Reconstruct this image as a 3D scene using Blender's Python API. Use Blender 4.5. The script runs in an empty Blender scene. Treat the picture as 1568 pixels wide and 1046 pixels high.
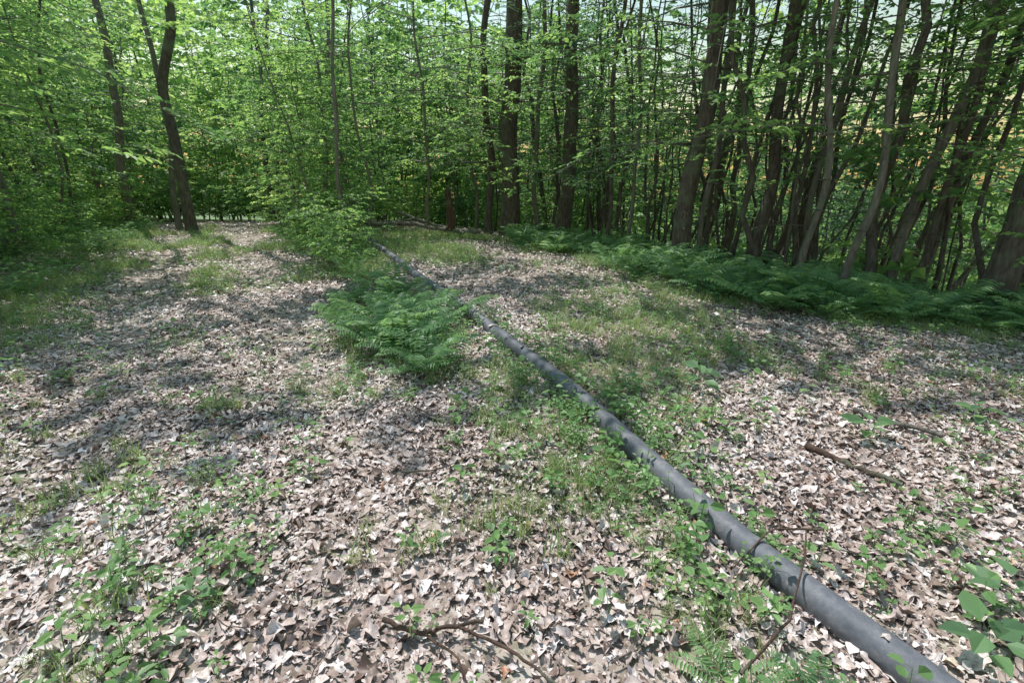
import bpy, math, numpy as np
from mathutils import Vector
R = np.random.default_rng(7)
scene = bpy.context.scene
# ------------------------------------------------------------------ helpers
def vnoise(x, y, s, seed=0):
    x = np.asarray(x, float)/s + 1000.3; y = np.asarray(y, float)/s + 1000.7
    xi = np.floor(x).astype(np.int64); yi = np.floor(y).astype(np.int64)
    fx = x-xi; fy = y-yi; fx = fx*fx*(3-2*fx); fy = fy*fy*(3-2*fy)
    def h(a, b):
        n = (a*374761393 + b*668265263 + seed*974634777) & 0x7fffffff
        n = ((n ^ (n >> 13))*1274126177) & 0x7fffffff
        return ((n ^ (n >> 16)) & 0xffff)/65535.0
    return (h(xi,yi)*(1-fx)+h(xi+1,yi)*fx)*(1-fy)+(h(xi,yi+1)*(1-fx)+h(xi+1,yi+1)*fx)*fy
def sp(v, k=1.0):
    return k*np.logaddexp(0, np.asarray(v, float)/k)
def d_right(x, y): return (x-7)*.843+(y-5)*.537
def d_left(x, y): return (x+5.7)*-.888+(y-5.2)*-.46
def path_r(y): return -2.5-.66*(y-7.2)
def path_c(y): return (path_r(y)+ -5.7-.52*(y-5.2))/2
def pipe_x(y): return np.interp(y, PY, PX)
PPTS = [(2.25,-.9),(1.80,.1),(1.56,.62),(1.34,1.155),(1.15,1.455),(1.0,1.857),(.79,2.39),(.46,3.28),(-.03,4.35),(-.675,5.74),(-1.67,7.95),(-2.6,10.0),(-4.3,13.5)]
PX = [p[0] for p in PPTS]; PY = [p[1] for p in PPTS]
def H(x, y):
    x = np.asarray(x, float); y = np.asarray(y, float)
    dr = d_right(x,y)
    h = -.32*sp(dr-1.6, .6) - .11*sp(dr+2.2, .8)
    h = np.maximum(h, -16+.0*x)
    h = h - .10*sp(y-20, 1.5)*(1/(1+np.exp((x-5)/4)))
    h = np.maximum(h, -17)
    dl = d_left(x, y)
    h = h + .07*sp(dl-.8, .8)*np.exp(-np.maximum(dl,0)/25)
    near = np.exp(-(x*x+y*y)/600)
    px = pipe_x(np.clip(y,-1,13.5))
    h = h + near*.09*np.exp(-((x-px+.1)/.9)**2)*np.clip((y-2.5)/3,0,1)
    c = path_c(y)
    for o in (-.95, .95):
        h = h - near*.07*np.exp(-((x-c-o)/.4)**2)
    h = h + near*(.07*(vnoise(x,y,1.7,1)-.5)+.03*(vnoise(x,y,.5,2)-.5)) + .5*(vnoise(x,y,14,3)-.5)*(1-np.exp(-(x*x+y*y)/400))
    return h
def nrm(a): return a/np.maximum(np.linalg.norm(a, axis=-1, keepdims=True), 1e-9)

def mk_mesh(name, parts, mats, smooth=False):
    Vs, Fs, As, Ms = [], [], [], []; off = 0
    for V, F, A, m in parts:
        if len(V) == 0: continue
        Vs.append(V); Fs.append(F+off); As.append(A); Ms.append(np.full(len(F), m, np.int32)); off += len(V)
    V = np.concatenate(Vs); F = np.concatenate(Fs).astype(np.int32); A = np.concatenate(As); M = np.concatenate(Ms)
    me = bpy.data.meshes.new(name)
    me.vertices.add(len(V)); me.vertices.foreach_set("co", V.astype(np.float32).ravel())
    me.loops.add(F.size); me.loops.foreach_set("vertex_index", F.ravel())
    me.polygons.add(len(F)); me.polygons.foreach_set("loop_start", np.arange(0, F.size, 4, dtype=np.int32))
    me.polygons.foreach_set("material_index", M)
    at = me.attributes.new("rnd", 'FLOAT', 'POINT'); at.data.foreach_set("value", A.astype(np.float32))
    me.update(calc_edges=True)
    me.polygons.foreach_set("use_smooth", np.full(len(F), smooth))
    for mt in mats: me.materials.append(mt)
    return me
def obj(name, me, parent=None, loc=(0,0,0), rotz=0, sc=1.0, tilt=(0,0)):
    o = bpy.data.objects.new(name, me); scene.collection.objects.link(o)
    o.location = loc; o.rotation_euler = (tilt[0], tilt[1], rotz)
    o.scale = (sc,sc,sc) if np.isscalar(sc) else sc
    if parent: o.parent = parent
    return o
def empty(name, loc=(0,0,0)):
    e = bpy.data.objects.new(name, None); e.empty_display_size = .3; e.location = loc
    scene.collection.objects.link(e); return e

def leaves(P, D, N, L, W, fold=.25, droop=.15, rnd=None, rng=R, simple=False):
    n = len(P); L = np.broadcast_to(L, n)[:,None]; W = np.broadcast_to(W, n)[:,None]
    D = nrm(D); S = nrm(np.cross(D, N)); N = nrm(np.cross(S, D))
    f = N*fold*W*.5
    if rnd is None: rnd = rng.random(n)
    b = np.arange(n)[:,None]
    if simple:
        V = np.stack([P, P+D*L*.45+S*W*.55+f, P+D*L-N*droop*L, P+D*L*.45-S*W*.55+f],1).reshape(-1,3)
        return V, b*4+np.array([[0,1,2,3]]), np.repeat(rnd,4)
    V = np.stack([P, P+D*L*.28+S*W*.5+f, P+D*L*.68+S*W*.4+f-N*droop*L*.4, P+D*L-N*droop*L,
                  P+D*L*.68-S*W*.4+f-N*droop*L*.4, P+D*L*.28-S*W*.5+f], 1).reshape(-1,3)
    F = np.stack([b*6+np.array([0,1,2,3]), b*6+np.array([0,3,4,5])], 1).reshape(-1,4)
    return V, F, np.repeat(rnd, 6)
def tube(pts, rad, k=6, rnd=.5, jitter=0, rng=R):
    pts = np.asarray(pts, float); n = len(pts); rad = np.broadcast_to(rad, n)
    T = nrm(np.gradient(pts, axis=0)); ref = np.array([1,0,0.]) if abs(T[0,2]) > .7 else np.array([0,0,1.])
    A = nrm(np.cross(T, ref)); B = np.cross(T, A)
    a = np.linspace(0, 2*np.pi, k, endpoint=False)
    r = rad[:,None]*(1+jitter*rng.normal(size=(n,k)))
    V = pts[:,None,:]+r[...,None]*(np.cos(a)[None,:,None]*A[:,None,:]+np.sin(a)[None,:,None]*B[:,None,:])
    i = np.arange(n-1)[:,None]*k; j = np.arange(k)[None,:]; j2 = (j+1) % k
    F = np.stack([i+j, i+j2, i+k+j2, i+k+j], -1).reshape(-1,4)
    return V.reshape(-1,3), F, np.full(n*k, rnd)
def cat(lst):
    V, F, A, off = [], [], [], 0
    for v, f, a in lst:
        V.append(v); F.append(f+off); A.append(a); off += len(v)
    if not V: return np.zeros((0,3)), np.zeros((0,4),int), np.zeros(0)
    return np.concatenate(V), np.concatenate(F), np.concatenate(A)
def xform(V, x, y, z, rot, s, tx=0, ty=0):
    c, si = math.cos(rot), math.sin(rot); v = V*s
    return np.stack([v[:,0]*c-v[:,1]*si+tx*v[:,2]+x, v[:,0]*si+v[:,1]*c+ty*v[:,2]+y, v[:,2]+z], 1)
def stamp(tpls, X, Y, rot, sc, rng=R, dz=0, tilt=0.15):
    out = []
    for i in range(len(X)):
        V, F, A = tpls[rng.integers(len(tpls))]
        tx, ty = rng.normal(0, tilt, 2)
        out.append((xform(V, X[i], Y[i], float(H(X[i], Y[i]))+dz, rot[i], sc[i], tx, ty), F, np.clip(A*.6+rng.random()*.4, 0, 1)))
    return cat(out)

# ------------------------------------------------------------------ materials
def newmat(name):
    m = bpy.data.materials.new(name); m.use_nodes = True; nt = m.node_tree; nt.nodes.clear()
    return m, nt, nt.nodes.new, nt.links.new
def ramp(nt, stops):
    r = nt.nodes.new('ShaderNodeValToRGB'); e = r.color_ramp.elements
    while len(e) < len(stops): e.new(.5)
    for i, (p, c) in enumerate(stops): e[i].position = p; e[i].color = (*c, 1)
    return r
def leaf_mat(name, stops, trans=.45, tcol=1.6, rough=.5):
    m, nt, N, Lk = newmat(name)
    at = N('ShaderNodeAttribute'); at.attribute_name = 'rnd'
    r = ramp(nt, stops); Lk(at.outputs['Fac'], r.inputs[0])
    p = N('ShaderNodeBsdfPrincipled'); p.inputs['Roughness'].default_value = rough; p.inputs['Specular IOR Level'].default_value = .5
    Lk(r.outputs[0], p.inputs['Base Color'])
    t = N('ShaderNodeBsdfTranslucent'); mx = N('ShaderNodeMix'); mx.data_type = 'RGBA'; mx.blend_type = 'MULTIPLY'; mx.inputs[0].default_value = 1
    Lk(r.outputs[0], mx.inputs[6]); mx.inputs[7].default_value = (tcol*1.1, tcol*1.05, tcol*.75, 1)
    Lk(mx.outputs[2], t.inputs[0])
    ms = N('ShaderNodeMixShader'); ms.inputs[0].default_value = trans
    Lk(p.outputs[0], ms.inputs[1]); Lk(t.outputs[0], ms.inputs[2])
    o = N('ShaderNodeOutputMaterial'); Lk(ms.outputs[0], o.inputs[0]); return m
M_leaf = leaf_mat('broadleaf_foliage', [(0,(.045,.11,.05)),(.3,(.10,.20,.08)),(.7,(.21,.34,.115)),(1,(.34,.45,.18))], .5, 2.2)
M_dark = leaf_mat('hemlock_foliage', [(0,(.04,.09,.06)),(.6,(.075,.15,.085)),(1,(.15,.24,.11))], .45, 2.0)
M_fern = leaf_mat('fern_foliage', [(0,(.09,.18,.10)),(.6,(.16,.29,.13)),(1,(.26,.40,.14))], .4, 1.9)
M_grass = leaf_mat('grass_blades', [(0,(.15,.23,.09)),(.6,(.26,.35,.15)),(.9,(.36,.42,.21)),(1,(.52,.47,.32))], .4, 1.6)
M_herb = leaf_mat('herb_leaves', [(0,(.10,.20,.08)),(.6,(.18,.32,.12)),(1,(.28,.42,.16))], .4, 1.7)
def litter_mat():
    m, nt, N, Lk = newmat('dry_leaf_litter')
    at = N('ShaderNodeAttribute'); at.attribute_name = 'rnd'
    r = ramp(nt, [(0,(.15,.095,.075)),(.2,(.35,.25,.21)),(.45,(.55,.44,.395)),(.7,(.70,.60,.57)),(.92,(.84,.78,.76)),(.965,(.6,.48,.32)),(.98,(.5,.24,.13)),(1,(.40,.19,.11))])
    Lk(at.outputs['Fac'], r.inputs[0])
    geo = N('ShaderNodeNewGeometry'); nz = N('ShaderNodeTexNoise'); nz.inputs['Scale'].default_value = 80; nz.inputs['Detail'].default_value = 3
    Lk(geo.outputs['Position'], nz.inputs['Vector'])
    mr = N('ShaderNodeMapRange'); mr.inputs[1].default_value = .3; mr.inputs[2].default_value = .7; mr.inputs[3].default_value = .65; mr.inputs[4].default_value = 1.15
    Lk(nz.outputs[0], mr.inputs[0])
    hs = N('ShaderNodeHueSaturation'); Lk(r.outputs[0], hs.inputs['Color']); Lk(mr.outputs[0], hs.inputs['Value'])
    p = N('ShaderNodeBsdfPrincipled'); p.inputs['Roughness'].default_value = .5; p.inputs['Specular IOR Level'].default_value = .5
    Lk(hs.outputs[0], p.inputs['Base Color'])
    o = N('ShaderNodeOutputMaterial'); Lk(p.outputs[0], o.inputs[0]); return m
M_lit = litter_mat()
def bark_mat(name, c0, c1, c2, sc=9):
    m, nt, N, Lk = newmat(name)
    tc = N('ShaderNodeTexCoord'); mp = N('ShaderNodeMapping'); mp.inputs['Scale'].default_value = (1,1,.22)
    Lk(tc.outputs['Object'], mp.inputs[0])
    n1 = N('ShaderNodeTexNoise'); n1.inputs['Scale'].default_value = sc*2.5; n1.inputs['Detail'].default_value = 6; n1.inputs['Roughness'].default_value=.65
    Lk(mp.outputs[0], n1.inputs[0])
    n2 = N('ShaderNodeTexNoise'); n2.inputs['Scale'].default_value = 2.5; n2.inputs['Detail'].default_value = 5; Lk(tc.outputs['Object'], n2.inputs[0])
    r = ramp(nt, [(.3,c0),(.55,c1),(.75,c2)]); Lk(n1.outputs[0], r.inputs[0])
    r2 = ramp(nt, [(.52,(0,0,0)),(.66,(1,1,1))]); Lk(n2.outputs[0], r2.inputs[0])
    mx = N('ShaderNodeMix'); mx.data_type = 'RGBA'; Lk(r2.outputs[0], mx.inputs[0]); Lk(r.outputs[0], mx.inputs[6]); mx.inputs[7].default_value = (.15,.17,.12,1)
    p = N('ShaderNodeBsdfPrincipled'); p.inputs['Roughness'].default_value = .9; Lk(mx.outputs[2], p.inputs['Base Color'])
    b = N('ShaderNodeBump'); b.inputs['Strength'].default_value = .9; b.inputs['Distance'].default_value = .04; Lk(n1.outputs[0], b.inputs['Height']); Lk(b.outputs[0], p.inputs['Normal'])
    o = N('ShaderNodeOutputMaterial'); Lk(p.outputs[0], o.inputs[0]); return m
M_bark = bark_mat('tree_bark', (.045,.036,.03), (.13,.108,.09), (.23,.2,.175))
M_barkl = bark_mat('pale_bark', (.09,.08,.07), (.21,.19,.16), (.33,.30,.26))
M_twig = bark_mat('twig_bark', (.07,.055,.045), (.13,.105,.09), (.24,.2,.17), 20)
M_rot = bark_mat('rotten_wood', (.045,.026,.018), (.11,.065,.045), (.18,.12,.09))
def ground_mat():
    m, nt, N, Lk = newmat('forest_floor')
    geo = N('ShaderNodeNewGeometry')
    v = N('ShaderNodeTexVoronoi'); v.inputs['Scale'].default_value = 28; v.inputs['Randomness'].default_value = 1
    nd = N('ShaderNodeTexNoise'); nd.inputs['Scale'].default_value = 14; nd.inputs['Detail'].default_value = 3
    va = N('ShaderNodeVectorMath'); va.operation = 'MULTIPLY_ADD'; va.inputs[1].default_value = (.12,.12,.12)
    Lk(geo.outputs['Position'], nd.inputs[0]); Lk(nd.outputs['Color'], va.inputs[0]); Lk(geo.outputs['Position'], va.inputs[2]); Lk(va.outputs[0], v.inputs['Vector'])
    sx = N('ShaderNodeSeparateColor'); Lk(v.outputs['Color'], sx.inputs[0])
    r = ramp(nt, [(0,(.13,.095,.075)),(.4,(.29,.22,.185)),(.75,(.43,.35,.305)),(1,(.56,.48,.44))]); Lk(sx.outputs[0], r.inputs[0])
    n2 = N('ShaderNodeTexNoise'); n2.inputs['Scale'].default_value = .7; n2.inputs['Detail'].default_value = 8; n2.inputs['Roughness'].default_value = .7; Lk(geo.outputs['Position'], n2.inputs[0])
    r2 = ramp(nt, [(.48,(0,0,0)),(.62,(1,1,1))]); Lk(n2.outputs[0], r2.inputs[0])
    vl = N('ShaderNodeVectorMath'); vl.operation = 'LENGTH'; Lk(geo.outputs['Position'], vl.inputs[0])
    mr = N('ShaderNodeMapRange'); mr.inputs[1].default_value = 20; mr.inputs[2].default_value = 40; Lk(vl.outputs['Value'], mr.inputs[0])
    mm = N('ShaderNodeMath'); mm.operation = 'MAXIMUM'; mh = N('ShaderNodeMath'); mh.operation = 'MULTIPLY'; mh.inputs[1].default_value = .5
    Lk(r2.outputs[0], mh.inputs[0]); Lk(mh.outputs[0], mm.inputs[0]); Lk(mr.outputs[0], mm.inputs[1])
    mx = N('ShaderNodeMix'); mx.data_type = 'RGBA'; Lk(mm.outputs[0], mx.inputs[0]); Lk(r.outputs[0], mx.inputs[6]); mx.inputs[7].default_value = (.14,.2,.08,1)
    p = N('ShaderNodeBsdfPrincipled'); p.inputs['Roughness'].default_value = .95; Lk(mx.outputs[2], p.inputs['Base Color'])
    b = N('ShaderNodeBump'); b.inputs['Strength'].default_value = .7; b.inputs['Distance'].default_value = .03; Lk(sx.outputs[1], b.inputs['Height']); Lk(b.outputs[0], p.inputs['Normal'])
    o = N('ShaderNodeOutputMaterial'); Lk(p.outputs[0], o.inputs[0]); return m
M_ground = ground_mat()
def pipe_mat():
    m, nt, N, Lk = newmat('grey_plastic_pipe')
    geo = N('ShaderNodeNewGeometry')
    n = N('ShaderNodeTexNoise'); n.inputs['Scale'].default_value = 16; n.inputs['Detail'].default_value = 9; n.inputs['Roughness'].default_value = .75; Lk(geo.outputs['Position'], n.inputs[0])
    r = ramp(nt, [(.3,(.08,.085,.10)),(.5,(.125,.13,.15)),(.6,(.17,.17,.185)),(.7,(.33,.30,.27))]); Lk(n.outputs[0], r.inputs[0])
    p = N('ShaderNodeBsdfPrincipled'); Lk(r.outputs[0], p.inputs['Base Color']); p.inputs['Roughness'].default_value = .6; p.inputs['Specular IOR Level'].default_value = .4
    n3 = N('ShaderNodeTexNoise'); n3.inputs['Scale'].default_value = 60; n3.inputs['Detail'].default_value = 4; Lk(geo.outputs['Position'], n3.inputs[0])
    b = N('ShaderNodeBump'); b.inputs['Strength'].default_value = .3; b.inputs['Distance'].default_value = .004; Lk(n3.outputs[0], b.inputs['Height']); Lk(b.outputs[0], p.inputs['Normal'])
    o = N('ShaderNodeOutputMaterial'); Lk(p.outputs[0], o.inputs[0]); return m
M_pipe = pipe_mat()

# ------------------------------------------------------------------ ground
def axis(lo, hi, step, far):
    a = np.arange(lo, hi, step); g = [hi]; s = step
    while g[-1] < far: s *= 1.18; g.append(g[-1]+s)
    l = [lo-step]; s = step
    while l[-1] > -far: s *= 1.18; l.append(l[-1]-s)
    return np.concatenate([np.array(l[::-1]), a, np.array(g)])
gx = axis(-13, 9, .12, 400); gy = axis(-1, 18, .12, 400)
GX, GY = np.meshgrid(gx, gy, indexing='ij')
V = np.stack([GX, GY, H(GX, GY)], -1).reshape(-1,3)
nx, ny = len(gx), len(gy)
i = np.arange(nx-1)[:,None]*ny; j = np.arange(ny-1)[None,:]
F = np.stack([i+j, i+ny+j, i+ny+j+1, i+j+1], -1).reshape(-1,4)
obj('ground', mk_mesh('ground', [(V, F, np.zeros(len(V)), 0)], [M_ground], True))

def green_mask(x, y):
    g = vnoise(x, y, 1.1, 11)*.5+vnoise(x, y, .4, 12)*.3+vnoise(x,y,2.8,13)*.35
    px = pipe_x(np.clip(y,-1,13.5))
    g = g + .24*np.exp(-((x-px+.5)/.5)**2)
    c = path_c(y)
    g = g + .19*np.exp(-((x-c)/.3)**2) - .14*np.exp(-((x-c-1)/.55)**2) - .14*np.exp(-((x-c+1)/.55)**2)
    g = g + .25*np.exp(-((x+5.7+.52*(y-5.2))/.9)**2)
    g = g + .12*np.clip((y-5)/6,0,1)
    g = g + .14*np.exp(-((x-1.6-px)/.9)**2)*np.clip((y-2)/2,0,1)
    g = g + .14*np.clip(d_right(x,y)+2.6,0,1)
    return g
def sample(n, x0, x1, y0, y1, rng=R): return rng.uniform(x0,x1,n), rng.uniform(y0,y1,n)
def litter_orient(n, tilt):
    yaw = R.uniform(0, 2*np.pi, n); N = np.stack([R.normal(0,tilt,n), R.normal(0,tilt,n), np.ones(n)], 1)
    N = nrm(N); D = np.stack([np.cos(yaw), np.sin(yaw), np.zeros(n)], 1); D = nrm(D-N*(D*N).sum(1,keepdims=True))
    return D, N
def bare(x, y):
    c = path_c(y)
    return .45*(np.exp(-((x-c-.95)/.5)**2)+np.exp(-((x-c+.95)/.5)**2)) + 1.2*np.clip(vnoise(x,y,.9,41)-.62,0,1)
def near_leaves(X, Y, lo, hi, ns, tilt=.18, Z=None):
    n = len(X); D, N = litter_orient(n, tilt); S = np.cross(D, N)
    L = R.uniform(lo,hi,n)*np.where(R.random(n)<.06,1.5,1); Wd = L*R.uniform(.34,.68,n)
    t = np.linspace(0,1,ns)
    t9 = np.linspace(0,1,9)
    oak = np.interp(t,t9,[.03,.17,.36,.2,.5,.24,.44,.3,.05]); ell = np.interp(t,t9,[.02,.2,.36,.46,.5,.46,.36,.2,.02])
    isoak = (R.random(n) < .45)[:,None]
    prof = np.where(isoak, oak, ell)*(1+.15*R.normal(size=(n,ns)))
    P = np.stack([X, Y, H(X,Y)+R.uniform(.001,.024,n) if Z is None else Z], 1)
    bend = R.normal(0,.45,n)[:,None]*((t-.5)**2)[None,:]*2; bend2 = R.normal(0.03,.07,(n,1))*np.sin(t*7+R.uniform(0,6,(n,1)))
    cup = R.normal(.3,.6,(n,1))
    base = P[:,None]+D[:,None]*((t-.5)[None,:,None]*L[:,None,None])+S[:,None]*(R.normal(0,.45,(n,1))*((t-.5)**2)*L[:,None])[...,None]
    side = S[:,None]*(prof*Wd[:,None])[...,None]
    side2 = S[:,None]*(prof*(1+.15*R.normal(size=(n,ns)))*Wd[:,None])[...,None]
    up = N[:,None]*((bend+bend2)*L[:,None])[...,None]
    upc = N[:,None]*(cup*prof*Wd[:,None])[...,None]; upc2 = N[:,None]*(cup*R.uniform(.2,1.5,(n,1))*prof*Wd[:,None])[...,None]
    LV = np.stack([base-side+up+upc, base+up, base+side2+up+upc2], 2).reshape(n, ns*3, 3)
    b = np.arange(n)[:,None,None]*ns*3; s_ = (np.arange(ns-1)*3)[None,:,None]
    q = np.array([[0,1,4,3],[1,2,5,4]])
    F = (b[...,None]+s_[...,None]+q[None,None]).reshape(-1,4)
    rn = np.clip(R.beta(1.9,2.1,n)*.95+.3*(vnoise(X,Y,.8,21)-.5),0,1); rn = np.where(R.random(n)<.010, R.uniform(.95,1,n), np.minimum(rn,.93))
    return LV.reshape(-1,3), F, np.repeat(rn,ns*3)
def keepl(X, Y): return (green_mask(X,Y) < .80+.25*R.random(len(X))) & (R.random(len(X)) > bare(X,Y)) & (np.abs(X) < 1.3*Y+.8)
X, Y = sample(36000, -4.3, 4, .5, 3.3); k = keepl(X,Y)
nl1 = near_leaves(X[k], Y[k], .028, .076, 7)
X, Y = sample(50000, -7.5, 7, 3.2, 7); k = keepl(X,Y)
nl2 = near_leaves(X[k], Y[k], .035, .075, 4)
X, Y = sample(110000, -18, 9.5, 6.8, 20)
k = keepl(X,Y) & (R.random(len(X)) < 1.25-Y/22) & (d_right(X,Y)<2) & (d_left(X,Y)<4); X, Y = X[k], Y[k]
n = len(X); D, N = litter_orient(n, .28); L = R.uniform(.045,.085,n)
P = np.stack([X,Y,H(X,Y)+R.uniform(.003,.03,n)],1)
fl = leaves(P, D, N, L, L*.6, .5, .1, np.clip(R.beta(2,2.1,n)*.93,0,.94), simple=True)
X, Y = sample(70000, -6, 5.5, .5, 4.6); k = np.abs(X) < 1.3*Y+.8; X, Y = X[k], Y[k]
n = len(X); D, N = litter_orient(n, .45); L = R.uniform(.008,.028,n)
P = np.stack([X,Y,H(X,Y)+R.uniform(.004,.032,n)],1)
dbr = leaves(P, D, N, L, L*R.uniform(.12,.7,n), .4, .1, np.clip(R.beta(1.6,1.8,n)*.93,0,.94), simple=True)
Y = R.uniform(1.2,9,300); o = R.normal(0,1,300)*.095; X = pipe_x(Y)+o
Zt = H(pipe_x(Y),Y)+np.interp(Y,[1,4,8],[.05,.04,.045])
Z = np.where(np.abs(o)<.05, Zt+np.sqrt(np.maximum(.066**2-o**2,0))+.002, H(X,Y)+.035)
k = (np.abs(o) >= .05) | (R.random(300) < .18)
onp = near_leaves(X[k], Y[k], .035, .075, 7, .15, Z[k])
obj('fallen_leaf_litter', mk_mesh('fallen_leaf_litter', [(*nl1,0), (*nl2,0), (*fl,0), (*dbr,0), (*onp,0)], [M_lit], True))

# ------------------------------------------------------------------ grass
def tuft(rng, nb=26, h=.16, spread=.06):
    az = rng.uniform(0,2*np.pi,nb); r = spread*np.sqrt(rng.random(nb)); hh = h*rng.uniform(.5,1.2,nb)
    P = np.stack([r*np.cos(az*3.1), r*np.sin(az*3.1), np.zeros(nb)],1)
    D = np.stack([np.cos(az), np.sin(az)],1); S = np.stack([-D[:,1], D[:,0], np.zeros(nb)],1)
    lean = rng.uniform(.15,.9,nb); w = rng.uniform(.0010,.0026,nb)
    rows = []
    for t, ww in ((0,1),(.35,1),(.7,.75),(1,.1)):
        c = P.copy(); c[:,:2] += D*(lean*hh*t**1.8)[:,None]; c[:,2] += hh*(t-.35*lean*t*t)
        rows += [c-S*(w*ww)[:,None], c+S*(w*ww)[:,None]]
    V = np.stack(rows,1).reshape(-1,3); b = np.arange(nb)[:,None,None]*8
    q = np.array([[0,1,3,2],[2,3,5,4],[4,5,7,6]])[None]
    return V, (b+q).reshape(-1,4), np.repeat(rng.random(nb),8)
tufts = [tuft(R, int(R.integers(14,26)), R.uniform(.08,.16), R.uniform(.03,.08)) for _ in range(8)]
def offpipe(X, Y, w=.11): return (np.abs(X-pipe_x(np.clip(Y,-1,13.5))) > w) | (Y < 1)
X, Y = sample(52000, -16, 8, .6, 17)
g = green_mask(X,Y); k = (g > .68+.18*R.random(len(X))) & (np.abs(X) < 1.25*Y+1) & (d_right(X,Y) < .8) & (d_left(X,Y)<1.5) & offpipe(X,Y)
X, Y = X[k][:10500], Y[k][:10500]
ex = [(.3,2.2,.2,44),(.05,1.98,.18,22),(-2.28,2.46,.16,24),(-1.9,2.0,.2,14),(.75,1.35,.08,12),(-.5,1.9,.15,6),(-1.6,1.3,.15,14),(-3.2,2.9,.3,20),(1.0,5.2,.5,18),(.6,6.3,.5,20),(2.9,3.9,.5,14),(-.2,2.9,.25,18),(-1.6,1.05,.15,14),(-2.4,1.9,.2,12)]
for a,b_,s,c in ex:
    X = np.append(X, R.normal(a,s,c)); Y = np.append(Y, R.normal(b_,s,c))
g = stamp(tufts, X, Y, R.uniform(0,6.28,len(X)), R.uniform(.45,1.25,len(X)))
obj('grass', mk_mesh('grass', [(*g,0)], [M_grass]))

# ------------------------------------------------------------------ small herbs / seedlings
def herb(rng, nl, h, L):
    st = []; tp = np.array([rng.normal(0,.02), rng.normal(0,.02), h])
    st.append(tube([[0,0,-.01], tp*.5+rng.normal(0,.004,3), tp], [.0018,.0014,.001], 4, .5))
    az = np.arange(nl)*2.4+rng.random()*6; z = np.linspace(.45,1,nl)
    P = tp[None]*z[:,None]; D = np.stack([np.cos(az), np.sin(az), rng.uniform(-.1,.45,nl)],1)
    stem = .35*L; P2 = P+nrm(D)*stem
    for a,b in zip(P,P2): st.append(tube([a,b],[.0009,.0007],3,.5))
    N = np.stack([rng.normal(0,.25,nl), rng.normal(0,.25,nl), np.ones(nl)],1)
    Ls = L*rng.uniform(.7,1.15,nl)
    st.append(leaves(P2, D, N, Ls, Ls*rng.uniform(.5,.75), .25, .25, rng.random(nl)))
    return cat(st)
herbs = [herb(R, int(R.integers(3,9)), R.uniform(.04,.18), R.uniform(.022,.055)) for _ in range(16)]
X, Y = sample(26000, -12, 8.5, .7, 14)
g = green_mask(X,Y)+.10*R.normal(size=len(X)); k = (g > .68) & (np.abs(X) < 1.2*Y+.6) & (d_right(X,Y) < 1)
X, Y = X[k][:5200], Y[k][:5200]
X2, Y2 = sample(1000, -3.8, 4.8, .9, 4.6); k = vnoise(X2,Y2,.6,77)+.15*R.normal(size=1000) > .56; X = np.append(X,X2[k]); Y = np.append(Y,Y2[k])
cl = [(-1.4,1.25,.22,30),(-1.65,1.6,.25,18),(-1.1,1.9,.3,10),(1.75,1.45,.2,8),(1.2,1.3,.2,10),(2.5,2.0,.35,34),(3.2,2.3,.4,30),(.55,3.0,.15,18),(.2,3.6,.2,16),(1.1,2.9,.2,22),(1.9,1.9,.2,14),(.2,1.8,.3,12),(.85,1.5,.15,12),(.5,2.5,.3,16),(-.2,1.6,.4,12),(2.0,1.3,.2,8)]
for a,b_,s,c in cl: X = np.append(X, R.normal(a,s,c)); Y = np.append(Y, R.normal(b_,s,c))
yy = R.uniform(1.5,6,340); X = np.append(X, pipe_x(yy)+R.normal(0,.16,340)); Y = np.append(Y, yy)
k = offpipe(X,Y,.075); X, Y = X[k], Y[k]
dlx = R.uniform(.2,3.5,900); yy = R.uniform(3.5,17,900)
X = np.append(X, -5.7-.518*(yy-5.2)-dlx*1.0); Y = np.append(Y, yy)
sz = R.uniform(.65,1.3,len(X)); sz[-900:] *= 1.9
g1 = stamp(herbs, X, Y, R.uniform(0,6.28,len(X)), sz)
obj('seedling_undergrowth', mk_mesh('seedling_undergrowth', [(*g1,0)], [M_herb]))
bigh = [herb(R, 7, .16, .12) for _ in range(3)]
for nm, x, y, s in (('broadleaf_seedling',1.45,3.45,1.1),('broadleaf_seedling',1.66,1.22,1.0),('broadleaf_seedling',1.85,1.4,1.0),('broadleaf_seedling',2.3,2.75,.9),('broadleaf_seedling',.95,3.35,.8),('broadleaf_seedling',3.2,3.0,.9),('broadleaf_seedling',-1.25,1.45,.6)):
    g1 = stamp(bigh, [0], [0], [R.random()*6], [s]); V = g1[0]; V[:,2] -= float(H(0,0))
    obj(nm, mk_mesh(nm, [(V,g1[1],g1[2]*.7,0)], [M_fern]), loc=(x,y,float(H(x,y))))

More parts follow.
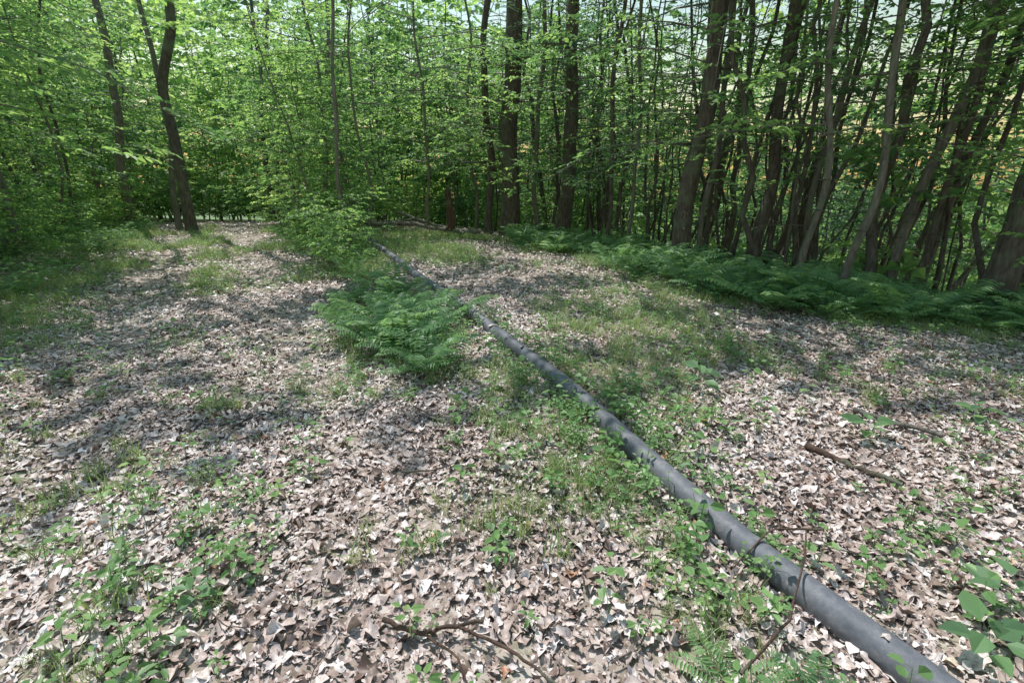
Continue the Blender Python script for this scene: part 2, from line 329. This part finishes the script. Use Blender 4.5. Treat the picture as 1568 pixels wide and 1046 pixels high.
# ------------------------------------------------------------------ ferns
def fern(rng, nf=8, L=.55):
    out = []
    for i in range(nf):
        az = i*2*np.pi/nf+rng.normal(0,.3); l = L*rng.uniform(.6,1.15); lift = rng.uniform(.7,1.6)
        m = 18; t = np.linspace(0,1,m); r = l*(t*.8+.1*t*t); z = l*(lift*(t-.55*t**2.2)+.02)
        c = np.stack([r*np.cos(az), r*np.sin(az), z],1)+np.cumsum(rng.normal(0,.004,(m,3)),0); T = nrm(np.gradient(c,axis=0))
        out.append(tube(c[::3],[.002]*len(c[::3]),3,.6))
        S = np.array([-np.sin(az), np.cos(az), 0]); Nn = nrm(np.cross(T, S[None])); Nn = np.where(Nn[:,2:]<0,-Nn,Nn)
        w = l*.26*np.sin(np.pi*np.clip(t*.93+.07,0,1))**.8*np.where(t<.15,0,1)
        k = w > .004
        for sg in (-1,1):
            D = S[None]*sg+T*.35-Nn*.12
            out.append(leaves(c[k], D[k], Nn[k]+rng.normal(0,.15,(k.sum(),3)), w[k], np.full(k.sum(), l/m*.85), .2, .2, np.clip(rng.random(k.sum())*.4+t[k]*.5,0,1), simple=True))
    return cat(out)
ferns = [fern(R, int(R.integers(5,9))) for _ in range(7)]
def fern_patch(nm, pts, s0=.7, s1=1.2):
    X = np.array([p[0] for p in pts]); Y = np.array([p[1] for p in pts])
    g = stamp(ferns, X, Y, R.uniform(0,6.28,len(X)), R.uniform(s0,s1,len(X)), tilt=.25)
    obj(nm, mk_mesh(nm, [(*g,0)], [M_fern]))
pts = [(R.normal(-1.2,.27)-(y-5)*.38, y) for y in R.uniform(3.7,6.5,46)]
fern_patch('fern_patch', pts, .45, 1.15)
pts = []
while len(pts) < 500:
    x, y = R.uniform(0,9.5), R.uniform(4.0,16); d = d_right(x,y)
    if -1.5+1.5*(vnoise(x,y,1.2,31)-.5)*2 < d < 1.9 and abs(x) < 1.3*y+1: pts.append((x,y))
fern_patch('fern_patch', pts, .6, 1.4)
pts = []
while len(pts) < 50:
    y = R.uniform(7.2,15); x = R.uniform(path_r(y)+.1, pipe_x(y)-.5)
    pts.append((x,y))
fern_patch('fern_patch', pts, .5, .9)
pts = []
while len(pts) < 70:
    x, y = R.uniform(-16,-5), R.uniform(4,17); d = d_left(x,y)
    if .0 < d < 3: pts.append((x,y))
fern_patch('fern_patch', pts, .6, 1.0)
fern_patch('small_fern', [(-.75,3.75),(.72,1.12),(.95,1.05)], .4, .5)

# ------------------------------------------------------------------ branching generator
def branchy(rng, nl, z0, z1, Rad, rise=.35, droop=.3, tsp=.25, tlen=.5, ln=7, LL=.1, asp=.6, ax=lambda z:(0,0), prof=None, twig_wood=True, wr=.007, bare=0.0, flat=.25, simple=True, clump=0):
    wd = []; PP, DD, NN, LS, RN = [], [], [], [], []
    cs = int(rng.integers(1000))
    for i in range(nl):
        q = (i+rng.random())/nl; z = z0+(z1-z0)*q; az = rng.uniform(0,2*np.pi)
        ln_ = Rad*(prof(q) if prof else 1)*rng.uniform(.55,1.1)
        d = np.array([np.cos(az), np.sin(az), 0]); rs = rise*rng.uniform(.4,1.5); dr = droop*rng.uniform(.5,1.4)
        s = np.linspace(0,1,5); a = ax(z)
        wob = rng.normal(0,.04,(5,3))*s[:,None]*ln_
        c = np.array([a[0],a[1],z])+d*(s*ln_)[:,None]+np.array([0,0,1])*((rs*s-dr*s*s)*ln_)[:,None]+wob
        wd.append(tube(c, wr*ln_*(1.05-s), 4, .5))
        if rng.random() < bare:
            for s0 in rng.uniform(.2,.95,5):
                p = np.array([np.interp(s0,s,c[:,m]) for m in range(3)])
                dd = nrm(d+rng.normal(0,.6,3)); e = p+dd*rng.uniform(.2,.5)*ln_*.5
                wd.append(tube([p,(p+e)/2+rng.normal(0,.02,3),e],[wr*ln_*.3,wr*ln_*.2,.001],3,.5))
            continue
        br = rng.random(); ss = np.append(np.arange(.22,1.0,tsp/max(ln_,.3)), 1.0); sg = 1
        for s0 in ss:
            p = np.array([np.interp(s0,s,c[:,m]) for m in range(3)])
            if clump and vnoise(p[0]+.33*p[2], p[1]-.47*p[2], 1.2, cs)*.65+.35*vnoise(p[0]+.33*p[2], p[1]-.47*p[2], .5, cs+1) < clump: continue  # gaps slanted along the sun direction so light falls through in patches
            ang = 0 if s0 == 1 else sg*rng.uniform(.5,1.15); sg = -sg
            ca, sa = math.cos(ang), math.sin(ang)
            td = np.array([d[0]*ca-d[1]*sa, d[0]*sa+d[1]*ca, rng.normal(-.05,.18)]); tl = tlen*rng.uniform(.5,1.15)*(1.15-.45*s0)
            u = np.linspace(.12,1,ln); tp = p+td*(u*tl)[:,None]; tp[:,2] -= .15*tl*u*u
            if twig_wood: wd.append(tube([p, tp[-1]],[.0035,.0012],3,.5))
            sgn = np.where(np.arange(ln)%2==0,1,-1); la = sgn*rng.uniform(.5,1.1,ln); la[-1] = 0
            ld = np.stack([td[0]*np.cos(la)-td[1]*np.sin(la), td[0]*np.sin(la)+td[1]*np.cos(la), rng.normal(-.12,.25,ln)],1)
            PP.append(tp); DD.append(ld); NN.append(np.array([0,0,1.])+rng.normal(0,flat,(ln,3))); LS.append(LL*rng.uniform(.6,1.2,ln)); RN.append(np.clip(br*.5+rng.random(ln)*.5,0,1))
    if PP:
        LS = np.concatenate(LS)
        lf = leaves(np.concatenate(PP), np.concatenate(DD), np.concatenate(NN), LS, LS*asp, .3, .2, np.concatenate(RN), simple=simple)
    else: lf = cat([])
    return cat(wd), lf
def trunk_poly(rng, h, r, bend=.3, n=9, flare=1.5):
    z = np.linspace(0,1,n); wx = np.cumsum(rng.normal(0,bend/n,n)); wy = np.cumsum(rng.normal(0,bend/n,n)); wx -= wx[0]; wy -= wy[0]
    pts = np.stack([wx, wy, z*h-.15],1); rad = r*(1-.8*z); rad[0] *= flare
    return pts, rad
def sapling(rng, h=6, LL=.1, nl=42, Rad=1.7, z0=.9, flat=.4, tw=False, r=.035, ln=7, tsp=.28):
    pts, rad = trunk_poly(rng, h, r*h/6, .9)
    ax = lambda z: (np.interp(z,pts[:,2],pts[:,0]), np.interp(z,pts[:,2],pts[:,1]))
    w, l = branchy(rng, nl, z0, h*.98, Rad, .4, .35, tsp, .55, ln, LL, .68, ax, lambda q: .55+.6*math.sin(math.pi*min(1,q*.85+.15)), flat=flat, twig_wood=tw, wr=.005)
    return cat([tube(pts,rad,6,.5,.05), w]), l
saps = [sapling(R, h=R.uniform(5.5,7.5), nl=int(R.integers(34,48)), Rad=R.uniform(1.5,2.1), LL=R.uniform(.115,.16), z0=R.uniform(.5,1.4), flat=R.uniform(.35,.8)) for _ in range(7)]
fars = [sapling(R, h=R.uniform(6,7.5), nl=44, Rad=R.uniform(1.7,2.2), LL=.18, z0=.4, flat=.6, r=.02, ln=5, tsp=.34) for _ in range(4)]
darks = [sapling(R, h=R.uniform(6,8), nl=int(R.integers(28,38)), Rad=R.uniform(1.6,2.2), LL=.105, z0=1.8) for _ in range(4)]
def bush(rng, h, LL=.075):
    ws, ls = [], []
    for k in range(4):
        w, l = branchy(rng, 9, .15, h, h*.45, .5, .2, .14, .26, 6, LL, .62, ax=lambda z,a=rng.normal(0,.12),b=rng.normal(0,.12):(a*(1+z),b*(1+z)), wr=.008, twig_wood=False, flat=.45)
        ws.append(w); ls.append(l)
    return cat(ws), cat(ls)
bushes = [bush(R, R.uniform(.7,1.3)) for _ in range(5)]
def hemlock(rng, z0, z1, nl, Rad):
    w, l = branchy(rng, nl, z0, z1, Rad, .1, .35, .15, .40, 12, .06, .3, prof=lambda q: 1.1-.5*q, wr=.006, bare=.3, flat=.35)
    return mk_mesh('hemlock_branches', [(*w,0),(*l,1)], [M_bark, M_dark])
hems = [hemlock(R, 1.7, 8, 46, 2.4) for _ in range(3)]
def lowleafy(rng, z0, z1, nl, Rad, LL=.095):
    w, l = branchy(rng, nl, z0, z1, Rad, .15, .3, .22, .55, 8, LL, .58, wr=.005, flat=.4, simple=False)
    return mk_mesh('leafy_branches', [(*w,0),(*l,1)], [M_barkl, M_leaf])
lows = [lowleafy(R, 2.1, 7, 24, 2.7) for _ in range(4)]
lowsw = [lowleafy(R, 1.9, 5.5, 26, 3.9, .11) for _ in range(3)]
def dapple_canopy(rng, LL=.2, nl=30, Rad=3.4, z0=7, z1=14, clump=.4, ts=.5, ln=9):  # unseen overhead crowns, leaf clumps and gaps shaped to dapple the ground
    w, l = branchy(rng, nl, z0, z1, Rad, .5, .25, ts, 1.0, ln, LL, .7, prof=lambda q: .5+.7*math.sin(math.pi*min(1,q*.8+.2)), twig_wood=False, wr=.008, clump=clump)
    return mk_mesh('dapple_canopy_crown', [(*w,0),(*l,1)], [M_bark, M_leaf])
cans = [dapple_canopy(R) for _ in range(3)]
wides = [dapple_canopy(R, .19, 34, 5.6, 6, 10.0, .51, .25, 11) for _ in range(4)]  # wide unseen crowns added to cast shade patches over the clearing
def bare_branches(rng, z0, z1, nl, Rad):
    w, _ = branchy(rng, nl, z0, z1, Rad, .15, .3, wr=.006, bare=1.0)
    return mk_mesh('dead_branches', [(*w,0)], [M_bark])
bares = [bare_branches(R, 1.0, 6.5, 22, 1.5) for _ in range(3)]

# ------------------------------------------------------------------ main trees
def main_tree(name, x, y, diam, topdx=0, h=14, kind='broad', crook=None, mat=None, low=True, leafy='', dapple_crown='n'):
    e = empty(name, (x, y, float(H(x,y))))
    n = 44; z = np.linspace(0,1,n); zz = z*h-.2
    if crook: ox = np.interp(zz, [c[0] for c in crook], [c[1] for c in crook]); ox = np.convolve(np.pad(ox,2,'edge'), np.ones(5)/5, 'valid')
    else: ox = topdx*z
    am = 1.0 if diam > .3 else 1.5; ph = R.random(4)*6.28; fr = R.uniform(.8,1.3)
    rmp = np.clip(zz/1.2,0,1)
    ox = ox + am*rmp*(.07*np.sin(zz*fr+ph[0])+.02*np.sin(zz*2.7+ph[1])); oy = am*rmp*.07*np.sin(zz*.9*fr+ph[2])
    rad = diam/2*(1-.62*z)*(1+.5*np.exp(-(zz+.2)/.25))*(1+.04*np.sin(zz*5+ph[3]))
    V, F, A = tube(np.stack([ox,oy,zz],1), rad, 14, .5, .045)
    obj('trunk', mk_mesh(name+'_trunk', [(V,F,A,0)], [mat or M_bark], True), e)
    if low: obj('dead_branches', bares[R.integers(3)], e, rotz=R.random()*6)
    if kind == 'hem': obj('branches', hems[R.integers(3)], e, rotz=R.random()*6, loc=(0,0,R.uniform(0,.6)))
    if leafy == 'l': obj('leafy_branches', lows[R.integers(4)], e, rotz=R.random()*6, loc=(topdx*.25,0,R.uniform(-.3,.6)))
    if leafy == 'w': obj('leafy_branches', lowsw[R.integers(3)], e, rotz=R.random()*6, loc=(topdx*.25,0,R.uniform(-.1,.4)))
    if dapple_crown == 'n': obj('dapple_crown', cans[R.integers(3)], e, rotz=R.random()*6, loc=(topdx*.7,0,R.uniform(-.5,1)), sc=R.uniform(.8,1.05))
    if dapple_crown == 'w': obj('dapple_crown', wides[R.integers(4)], e, rotz=0, loc=(topdx*.5,0,R.uniform(-.3,.6)))
    if dapple_crown == 'm': obj('dapple_crown', wides[R.integers(4)], e, rotz=0, loc=(topdx*.5,0,1.2), sc=(.72,.72,.85))
    return e
T = [('hemlock_tree',-.08,15,.60,.2,'hem','','w'),('hemlock_tree',1.5,14.6,.44,.3,'hem','','w'),('hemlock_tree',3.5,10.1,.36,.5,'hem','w','w'),('hemlock_tree',4.75,9.7,.23,.6,'hem','',''),
     ('maple_tree',3.95,10.3,.12,.3,'b','',''),('maple_tree',4.6,7.7,.10,-.2,'b','w','l'),('maple_tree',5.05,7.3,.11,.2,'b','',''),('maple_tree',6.2,7.8,.15,.9,'b','','l'),('maple_tree',6.35,7.5,.10,.5,'b','',''),
     ('hemlock_tree',6.6,6.5,.38,.2,'b','w','l'),('hemlock_tree',-.75,15.6,.24,.1,'hem','',''),('maple_tree',.75,15,.15,.1,'b','',''),('maple_tree',2.4,12.8,.12,.4,'b','','l'),('maple_tree',2.9,12.2,.10,-.2,'b','',''),
     ('maple_tree',5.6,9.4,.12,.8,'b','','l'),('maple_tree',7.4,8.6,.14,1.1,'b','','l'),
     ('maple_tree',-12.2,15.8,.25,1.5,'b','','l'),('maple_tree',-10.9,16.2,.18,.9,'b','',''),('maple_tree',-9.4,19.5,.16,.8,'b','','l'),('maple_tree',-8.1,18,.15,.6,'b','','l'),('maple_tree',-15,14,.22,.8,'b','n','l'),('maple_tree',-6.4,19,.16,.2,'b','','l')]
for i,(nm,x,y,d,td,kd,cr,lf) in enumerate(T):
    main_tree(nm, x, y, d, td, kind=kd, low=(x>-2), mat=M_bark if kd=='hem' else M_barkl if R.random()<.4 else M_bark, leafy=lf, dapple_crown=cr)
main_tree('oak_tree', -10, 15.4, .32, kind='b', low=False, dapple_crown='', crook=[(0,0),(1.8,.1),(3.0,.1),(3.6,-.16),(4.3,-.06),(4.8,.3),(5.4,.6),(7,.8),(14,1.5)])
for x,y,d,cr,lf in ((-3.7,12.8,.07,'','l'),(-2.5,14.8,.09,'','w'),(-5.2,14.4,.10,'','l'),(-1.2,16.5,.1,'','w'),(-7.3,5.3,.14,'','w'),(-9.9,9.8,.16,'w','l'),(-8.6,7.6,.12,'','w'),(-11.5,11.5,.15,'','l'),(8.6,6.9,.12,'','l'),(8.2,4.6,.18,'w','l'),(-3.35,10.3,.08,'m','')):
    main_tree('beech_tree', x, y, d, R.normal(0,.3), h=11, kind='b', low=False, leafy=lf, dapple_crown=cr, mat=M_barkl)
for x,y,cr in ((9.5,1.5,'n'),(3.5,-4.5,'n'),(-7.2,-1.5,'n')):
    main_tree('maple_tree', x, y, R.uniform(.22,.36), R.normal(0,.3), kind='b', low=False, dapple_crown=cr)

# ------------------------------------------------------------------ saplings and forest mass
def ok_forest(x, y):
    if d_left(x,y) > 1.0: return True
    if d_right(x,y) > .8: return True
    if y > 10.5 and path_r(y)+.5 < x < pipe_x(y)-.5 and y < 16: return True
    if y > 16 and not (path_r(y)-3.6 < x < path_r(y)+.2 and y < 21): return True
    return False
def scatter(acc, protos, n, x0, x1, y0, y1, s0, s1, mind, cond=lambda x,y:True):
    P = []; tries = 0
    while len(P) < n and tries < 20000:
        tries += 1; x, y = R.uniform(x0,x1), R.uniform(y0,y1)
        if not ok_forest(x,y) or not cond(x,y) or abs(x) > 1.35*y+4: continue
        if P and min((x-a)**2+(y-b)**2 for a,b in P) < mind**2: continue
        P.append((x,y)); w, l = protos[R.integers(len(protos))]
        rot, s, tx, ty, z = R.random()*6.28, R.uniform(s0,s1), R.normal(0,.09), R.normal(0,.09), float(H(x,y))
        v = R.uniform(-.35,.3)
        acc[0].append((xform(w[0],x,y,z,rot,s,tx,ty),w[1],w[2])); acc[1].append((xform(l[0],x,y,z,rot,s,tx,ty),l[1],np.clip(l[2]+v,0,1)))
def flush(name, acc, m1, m2): obj(name, mk_mesh(name, [(*cat(acc[0]),0),(*cat(acc[1]),1)], [m1,m2]))
a = [[],[]]
scatter(a, saps, 44, -24,-5, 4,24, .6,1.15, 1.3, lambda x,y: d_left(x,y)>1.6)
scatter(a, saps, 7, -9,-3, 11,16, .5,.8, .9)
scatter(a, saps, 34, -16,4, 16,30, .8,1.3, 1.7)
scatter(a, saps, 10, -19,-9, 21,25, .6,1.0, .9)
scatter(a, saps, 28, 3,26, 8,30, .9,1.7, 2.0, lambda x,y: d_right(x,y)>3)
flush('understory_saplings', a, M_barkl, M_leaf)
a = [[],[]]
scatter(a, darks, 30, 1,18, 5,24, .9,1.4, 1.5, lambda x,y: d_right(x,y)>1.0)
flush('hemlock_saplings', a, M_bark, M_dark)
a = [[],[]]
scatter(a, bushes, 60, -16,-5, 3.5,18, .6,1.3, .6, lambda x,y: .9<d_left(x,y)<5)
scatter(a, bushes, 18, -9,-3, 9.8,16, .5,1.0, .6, lambda x,y: y<16)
scatter(a, bushes, 50, -16,2, 16,26, .8,1.5, .7)
scatter(a, bushes, 26, -19,-9, 20.5,25, 1.0,1.7, .6)
scatter(a, bushes, 12, 2,12, 6,16, .5,.9, .7, lambda x,y: d_right(x,y)>.9)
flush('woodland_bushes', a, M_barkl, M_leaf)
a = [[],[]]
scatter(a, fars, 66, -45,8, 24,40, 1.5,2.5, 2.4)
scatter(a, fars, 28, 8,38, 20,40, 1.6,2.6, 2.6)
scatter(a, fars, 66, -70,60, 40,60, 2.2,3.2, 3.5)
flush('distant_forest', a, M_barkl, M_leaf)
for x,y,s in ((-2.75,8.3,.9),(-3.2,8.9,.8),(-3.5,10.0,1.1),(-3.0,9.5,.6)):
    w, l = bushes[R.integers(5)]
    obj('leafy_bush', mk_mesh('leafy_bush', [(*w,0),(*l,1)], [M_barkl,M_leaf]), None, (x,y,float(H(x,y))), R.random()*6, s)
pl = []; cnt = 0
while cnt < 250:
    if cnt < 170: x, y = R.uniform(-22,24), R.uniform(9,36)
    else:
        x, y = R.uniform(1,14), R.uniform(5,20)
        if not .3 < d_right(x,y) < 5: continue
    if (cnt < 170 and not ok_forest(x,y)) or abs(x) > 1.3*y: continue
    if y < 16 and -12 < x < -2: continue
    h = R.uniform(8,14); pts, rad = trunk_poly(R, h, R.uniform(.018,.05) if R.random()<.78 else R.uniform(.06,.10), 1.8, n=14)
    pts[:,0] += np.linspace(0,R.normal(0,1.0),14); pts += np.array([x,y,float(H(x,y))]); v = tube(pts,rad,7,.5,.04); pl.append(v); cnt += 1
obj('background_tree_trunks', mk_mesh('background_tree_trunks', [(*cat(pl),0)], [M_bark], True))

# ------------------------------------------------------------------ pipe
s = np.concatenate([[0],np.cumsum(np.hypot(np.diff(PX),np.diff(PY)))])
ss = np.linspace(0, s[-1], 190)
def smooth(a, k=9): return np.convolve(np.pad(a,(k//2,k//2),'edge'), np.ones(k)/k, 'valid')
px = smooth(np.interp(ss,s,PX)); py = smooth(np.interp(ss,s,PY)); pz = smooth(H(px,py),15)+np.interp(py,[1,4,8],[.05,.04,.045])
e = empty('drain_pipe', (0,0,0))
C = np.stack([px,py,pz],1)
obj('pipe_body', mk_mesh('pipe_body', [(*tube(C, .065, 28),0)], [M_pipe], True), e)
parts = []
for sj in (2.15,2.85,4.6,6.6,9.2):
    i0 = int(sj/s[-1]*189); seg = C[i0-0:i0+2]; a, b = seg[0], seg[1]; d = (b-a)/np.linalg.norm(b-a)
    parts.append((*tube([a-d*.001,a,a+d*.014,a+d*.015],[.0645,.0672,.0672,.0645],28),0))
obj('joint_bands', mk_mesh('joint_bands', parts, [M_pipe], True), e)

# ------------------------------------------------------------------ sticks, logs, stumps
def stick(pts, r0, r1, z=.02, k=7):
    pts = [(a,b,float(H(a,b))+(c[0] if c else z)) for a,b,*c in pts]
    pts = np.array(pts); t = np.linspace(0,1,len(pts)); tt = np.linspace(0,1,len(pts)*4)
    P = np.stack([np.interp(tt,t,pts[:,i]) for i in range(3)],1)+R.normal(0,r0*.3,(len(tt),3))
    return (*tube(P, np.linspace(r0,r1,len(P)), k, .5, .06), 0)
fs = [stick([(-.49,1.40),(-.35,1.355),(-.28,1.38),(-.11,1.41)],.010,.007,z=.05), stick([(-.2,1.39),(-.02,1.3),(.08,1.22),(.18,1.14)],.007,.005,z=.05), stick([(-.33,1.36),(-.2,1.28),(-.15,1.18)],.006,.003,z=.045)]
obj('fallen_branch', mk_mesh('fallen_branch', fs, [M_rot], True))
obj('fallen_branch', mk_mesh('fallen_branch', [stick([(1.82,2.62),(1.95,2.42),(2.1,2.2)],.022,.012,z=.035)], [M_rot], True))
obj('fallen_branch', mk_mesh('fallen_branch', [stick([(2.42,3.08),(2.6,2.93),(2.8,2.76)],.02,.014,z=.045)], [M_barkl], True))
obj('fallen_branch', mk_mesh('fallen_branch', [stick([(1.35,1.72,.16),(1.12,1.72,.155),(.92,1.6,.05)],.0055,.003),stick([(.75,1.15,.05),(1.0,1.32,.08),(1.17,1.55,.16),(1.3,1.75,.12)],.0055,.003)], [M_rot], True))
tw = []
for _ in range(280):
    x, y = R.uniform(-4,5), R.uniform(.9,9); a = R.random()*6.28; l = R.uniform(.1,.6)
    tw.append(stick([(x,y),(x+l*.5*math.cos(a),y+l*.5*math.sin(a)),(x+l*math.cos(a+.3),y+l*math.sin(a+.3))],R.uniform(.002,.006),.0015,z=R.uniform(.025,.045),k=5))
obj('scattered_twigs', mk_mesh('scattered_twigs', tw, [M_twig], True))
z = np.linspace(-.1,1.15,9); sn = tube(np.stack([.05*np.sin(z*3),0*z,z],1), .11*(1.25-.35*z), 12, .5, .09)
v = sn[0].reshape(9,12,3); v[-1,:,2] += R.uniform(-.25,.3,12); v[-2,:,2] += R.uniform(-.05,.1,12)
obj('broken_snag', mk_mesh('broken_snag', [(v.reshape(-1,3),sn[1],sn[2],0)], [M_rot]), loc=(-1.85,14.6,float(H(-1.85,14.6))))
lg = [stick([(-4.6,14.9,.12),(-3.2,14.6,.3),(-1.9,14.4,.12)],.07,.05), stick([(-3.6,15.6,.5),(-2.4,14.9,.25),(-1.4,14.3,.08)],.05,.04), stick([(-3.8,14.3,.1),(-2.8,14.9,.45)],.04,.03), stick([(-1.6,14.5,.1),(-.9,14.2,.14)],.08,.07)]
obj('fallen_logs', mk_mesh('fallen_logs', lg, [M_barkl], True))
z = np.linspace(-.1,.42,5); sn = tube(np.stack([0*z,0*z,z],1), .26*(1.25-.5*z), 14, .5, .09); v = sn[0].reshape(5,14,3); v[-1,:,2] += R.uniform(-.1,.1,14)
cap = tube(np.array([[0,0,.36],[0,0,.37]]),[.2,.001],14)
obj('tree_stump', mk_mesh('tree_stump', [(v.reshape(-1,3),sn[1],sn[2],0),(*cap,0)], [M_bark]), loc=(5.2,9.9,float(H(5.2,9.9))+.12))

# ------------------------------------------------------------------ light
sun_el, sun_az = math.radians(60), math.radians(-35)
sd = Vector((math.sin(sun_az)*math.cos(sun_el), math.cos(sun_az)*math.cos(sun_el), math.sin(sun_el)))
sl = bpy.data.lights.new('sun','SUN'); sl.energy = 5; sl.angle = math.radians(.55); sl.color = (1,.975,.94)
so = bpy.data.objects.new('sun', sl); so.rotation_euler = sd.to_track_quat('Z','Y').to_euler(); so.location = (0,0,30); scene.collection.objects.link(so)
w = bpy.data.worlds.new('World'); scene.world = w; w.use_nodes = True; nt = w.node_tree
sky = nt.nodes.new('ShaderNodeTexSky'); sky.sky_type = 'NISHITA'; sky.sun_disc = False; sky.sun_elevation = sun_el; sky.sun_rotation = sun_az
sky.dust_density = .5; sky.air_density = 2.6; sky.ozone_density = 4.0
nt.links.new(sky.outputs[0], nt.nodes['Background'].inputs[0]); nt.nodes['Background'].inputs[1].default_value = .15
scene.view_settings.view_transform = 'Standard'; scene.view_settings.look = 'None'; scene.view_settings.exposure = 0
cd = bpy.data.cameras.new('camera'); cd.lens = 17; cd.sensor_width = 36; cd.clip_end = 2000; cd.clip_start = .05
co = bpy.data.objects.new('camera', cd); co.location = (0,0,1.6); co.rotation_euler = (math.radians(90-18.9),0,0); scene.collection.objects.link(co); scene.camera = co
